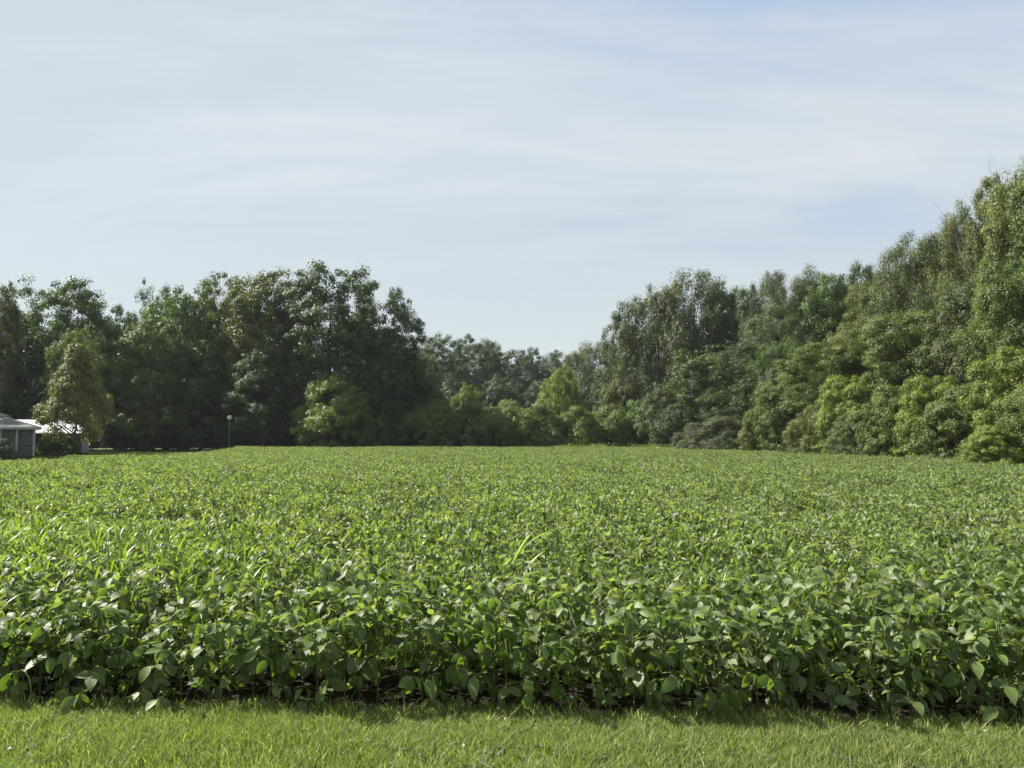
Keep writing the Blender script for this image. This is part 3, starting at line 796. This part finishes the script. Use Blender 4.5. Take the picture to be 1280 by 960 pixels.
M_under = leaf_material('undergrowth_leaf', (.048, .072, .024), None, (.19, .23, .07), .22, .55, .3, vary=.45)
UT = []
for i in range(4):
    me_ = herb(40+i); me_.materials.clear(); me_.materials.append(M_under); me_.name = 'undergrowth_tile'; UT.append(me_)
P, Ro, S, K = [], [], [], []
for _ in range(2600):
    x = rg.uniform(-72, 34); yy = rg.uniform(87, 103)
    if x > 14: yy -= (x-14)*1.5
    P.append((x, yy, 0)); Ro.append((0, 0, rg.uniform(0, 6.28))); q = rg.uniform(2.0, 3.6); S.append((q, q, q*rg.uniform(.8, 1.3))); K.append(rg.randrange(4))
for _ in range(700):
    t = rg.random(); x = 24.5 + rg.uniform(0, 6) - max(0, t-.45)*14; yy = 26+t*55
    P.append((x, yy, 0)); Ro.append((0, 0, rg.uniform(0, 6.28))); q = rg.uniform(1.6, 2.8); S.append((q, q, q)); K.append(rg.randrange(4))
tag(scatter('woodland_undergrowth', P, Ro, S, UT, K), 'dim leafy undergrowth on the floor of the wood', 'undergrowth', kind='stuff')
P, Ro, S, K = [], [], [], []
edge_pts = [(21.2, 20), (21.8, 30), (21.3, 48), (18.3, 60), (9.3, 74.5), (3, 82)]
for i in range(len(edge_pts)-1):
    (x1, y1), (x2, y2) = edge_pts[i], edge_pts[i+1]; L = math.hypot(x2-x1, y2-y1)
    for k in range(int(L*5)):
        t = rg.random(); w = rg.uniform(-.3, 1.7)
        P.append((x1+(x2-x1)*t+w, y1+(y2-y1)*t+w*.3, 0)); Ro.append((0, 0, rg.uniform(0, 6.28)))
        s = rg.uniform(.8, 1.7)*(1 if y1 < 45 else .65); S.append((s*1.2, s*1.2, s)); K.append(rg.randrange(5))
tag(scatter('verge_weeds', P, Ro, S, HT, K), 'light green leafy weeds between the crop and the right wood', 'weeds', kind='stuff')

# ------------------------------------------------------------------ the yard at left: house, outbuilding, lamp
M_side = solid('pale_siding', (.19, .20, .19), (.15, .16, .155), 2, .7)
M_trim = solid('pale_trim', (.30, .32, .31), (.24, .25, .25), 3, .6)
M_dark = solid('dark_wood', (.055, .05, .045), (.035, .03, .03), 4, .8)
M_shing = solid('grey_shingle', (.15, .155, .15), (.10, .11, .105), 8, .9, .3)
M_glass = solid('window_glass', (.02, .025, .03), (.03, .035, .04), 2, .12, 0, .6)
M_metal = solid('white_roof_metal', (.82, .83, .84), (.74, .75, .77), 1.5, .35)
M_conc = solid('concrete', (.55, .54, .50), (.42, .41, .38), 3, .9)
HD = 56.0
def hx(px): return at(px, 546, HD).x
HROT = math.atan2(-hx(20), HD); hr = empty('house', (hx(20), HD, 0), HROT)
ox = hr.location.x
_hx = hx; hx = lambda p: ox + (_hx(p)-ox)*math.cos(HROT)
X0, X1 = -9.0, hx(44)-ox
eave = at(20, 534, HD).z; ridge = at(20, 519, HD+2).z
# siding boards built one by one
bd = MB().box(X0, X1-.95, 0, .03, 0, .16)
dat = bd.data('siding_board', M_side)
wall = MB().box(X0, X1, .031, 5.5, 0, eave-.02).build('wall', M_side, hr)
for k in range(int((eave-.25)/.17)):
    z = .08 + k*.17
    o = link('siding_board', dat, None, hr, (0, -.03-.004*(k % 2), z))
rb = MB()
yf, yb_, rl = -1.75, 6.0, 2.0
xr = X1+.35
rb.poly([(X0-.3, yf, eave), (xr, yf, eave), (xr-2.6, 2.0, ridge), (X0-.3, 2.0, ridge)])
rb.poly([(xr, yf, eave), (xr, yb_, eave), (xr-2.6, 2.0, ridge)])
rb.poly([(xr, yb_, eave), (X0-.3, yb_, eave), (X0-.3, 2.0, ridge), (xr-2.6, 2.0, ridge)])
rb.box(X0-.3, xr, yf, yb_, eave-.16, eave-.003)
rf = rb.build('roof', M_shing, hr)
MB().box(X0-.3, xr+.02, yf-.06, yf-.003, eave-.17, eave-.02).build('gutter', M_trim, hr)
# taller main roof beyond, at the very left
u = MB(); ez = at(5, 521, HD+3).z; rz_ = at(5, 512, HD+3).z
xa, xb = X0-.3, hx(13)-ox
u.box(xa, xb, 1.4, 6.2, ez-.16, ez-.003); u.poly([(xa, 1.4, ez), (xb, 1.4, ez), (xb-1.6, 3.8, rz_), (xa, 3.8, rz_)]); u.poly([(xb, 1.4, ez), (xb, 6.2, ez), (xb-1.6, 3.8, rz_)]); u.poly([(xb, 6.2, ez), (xa, 6.2, ez), (xa, 3.8, rz_), (xb-1.6, 3.8, rz_)])
u.build('roof', M_shing, hr)
MB().box(X0, X1+.1, -1.65, .0, .0, .28).build('porch_floor', M_dark, hr)
for px in (1, 21, 42.5):
    x = hx(px)-ox; MB().box(x-.07, x+.07, -1.6, -1.46, .28, eave-.165).build('porch_post', M_trim, hr)
for (a, b_) in ((1, 21), (21, 42.5)):
    xa_, xb_ = hx(a)-ox+.07, hx(b_)-ox-.07
    MB().box(xa_, xb_, -1.56, -1.5, 1.0, 1.06).build('railing', M_dark, hr)
    bal = MB().box(-.02, .02, -1.55, -1.51, .281, .998).data('baluster', M_dark)
    for k in range(8): link('baluster', bal, None, hr, (xa_+(xb_-xa_)*(k+.5)/8, 0, 0))
def window(px, w, z0, z1, deep=False):
    x = hx(px)-ox
    f = MB().box(x-w/2-.06, x+w/2+.06, -.075, -.036, z0-.06, z1+.06).build('window_frame' if not deep else 'door_frame', M_trim, hr)
    MB().box(x-w/2, x+w/2, -.085, -.0755, z0, z1).build('pane', M_glass, f)
window(13.5, .28, .35, 2.0, True); window(30.5, .32, 1.15, 1.95); window(4, .5, 1.0, 1.9)
tag(hr, 'small pale grey house with a shingled hip roof and railed porch', 'house')
# long low outbuilding with a sunlit white roof
OD = 66.0
def bx_(px): return at(px, 546, OD).x
OROT = math.atan2(-bx_(60), OD); orr = empty('outbuilding', (bx_(60), OD, 0), OROT); oo = orr.location.x
_bx = bx_; bx_ = lambda p: oo + (_bx(p)-oo)*math.cos(OROT)
xl, xr_ = bx_(18)-oo, bx_(116)-oo
ez = at(60, 541, OD).z; rz_ = at(60, 525, OD+2.4).z
MB().box(xl+.2, xr_-.2, .2, 4.4, 0, ez-.01).build('wall', M_dark, orr)
r = MB().poly([(xl, -.1, ez), (xr_, -.1, ez), (xr_-1.6, 2.4, rz_), (xl, 2.4, rz_)]).poly([(xr_, -.1, ez), (xr_, 4.7, ez), (xr_-1.6, 2.4, rz_)]).poly([(xr_, 4.7, ez), (xl, 4.7, ez), (xl, 2.4, rz_), (xr_-1.6, 2.4, rz_)])
r.box(xl, xr_, -.1, 4.7, ez-.08, ez-.003); r.build('roof', M_metal, orr)
seam = MB().tube([(0, -.1, ez+.012), (0, 2.35, rz_+.01)], [.018, .018], 4).data('roof_seam', M_metal)
for k in range(9): link('roof_seam', seam, None, orr, (xl+.4+k*.55, 0, 0))
MB().box(bx_(103)-oo, bx_(113)-oo, .15, .196, .25, 1.45).build('door', solid('lilac_door', (.27, .27, .32), (.20, .20, .26), 4, .6), orr)
MB().box(bx_(72)-oo, bx_(80)-oo, .15, .196, .02, 1.3).build('door', solid('purple_door', (.06, .045, .09), None, 4, .6), orr)
tag(orr, 'low outbuilding with bright white metal roof half hidden by the golden tree', 'shed')
# pale edge of a drive
o = MB().box(0, 3.1, 0, 1.6, -.02, .0).build('driveway', M_conc); o.location = (at(117, 546, 84).x, 84, .28); tag(o, kind='structure')
tag(sheet('driveway_bank', [(-60, 83.5), (-33, 83.5), (-33, 86.5), (-60, 86.5)], .256, M_turf), kind='structure')
# lamp post with globe
LD = 80.3; gp = at(287, 522, LD)
lp = empty('lamp_post', (gp.x, LD, 0))
MB().tube([(0, 0, 0), (0, 0, .3), (0, 0, .32), (0, 0, gp.z-.28)], [.09, .09, .05, .045], 10).build('post', solid('grey_post', (.28, .29, .29), None, 4, .5), lp)
MB().tube([(0, 0, gp.z-.28), (0, 0, gp.z-.2)], [.07, .13], 10).build('collar', M_dark, lp)
rr = .26; ring = [(-rr*.98+2*rr*.98*k/8) for k in range(9)]
MB().tube([(0, 0, gp.z+z) for z in ring], [math.sqrt(max(.0004, rr*rr-z*z)) for z in ring], 16).build('globe', solid('frosted_globe', (.88, .88, .88), (.84, .84, .84), 3, .3), lp, True)
tag(lp, 'slim lamp post with a white round globe before the dark left wood', 'lamp post')
# grass of the yard
P, Ro, S, K = [], [], [], []
YT = []
for i in range(4):
    V, F, T = blades(nr, 700, 1.5, 1.5, .05, .13, .022, .8, .04); YT.append(np_mesh('yard_tile', V, F, T, M_grass))
for _ in range(2200):
    yy = rg.uniform(36, 95); x = -19.5 - rg.uniform(0, 40)
    if inside(x, yy, FIELD): continue
    if yy > HD-1.9 and yy < HD+6 and x < _hx(46): continue
    P.append((x, yy, 0)); Ro.append((0, 0, rg.uniform(0, 6.28))); S.append((1, 1, 1)); K.append(rg.randrange(4))
tag(scatter('yard_grass', P, Ro, S, YT, K), 'shaded mown grass of the yard around the house', 'grass', kind='stuff')

# ------------------------------------------------------------------ air
HAZE = 0.00016
if HAZE:
    hz = MB().box(-260, 260, -60, 230, -1.2, 24.5).build('haze', None); hz.data.materials.clear()
    m = bpy.data.materials.new('air'); n, l = nodes(m)
    for x in list(n): n.remove(x)
    out = n.new('ShaderNodeOutputMaterial'); v = n.new('ShaderNodeVolumePrincipled')
    v.inputs['Color'].default_value = (.86, .92, 1, 1); v.inputs['Density'].default_value = HAZE
    l.new(v.outputs[0], out.inputs['Volume']); hz.data.materials.append(m)
    tag(hz, 'thin pale summer haze over the field', 'haze', kind='stuff')
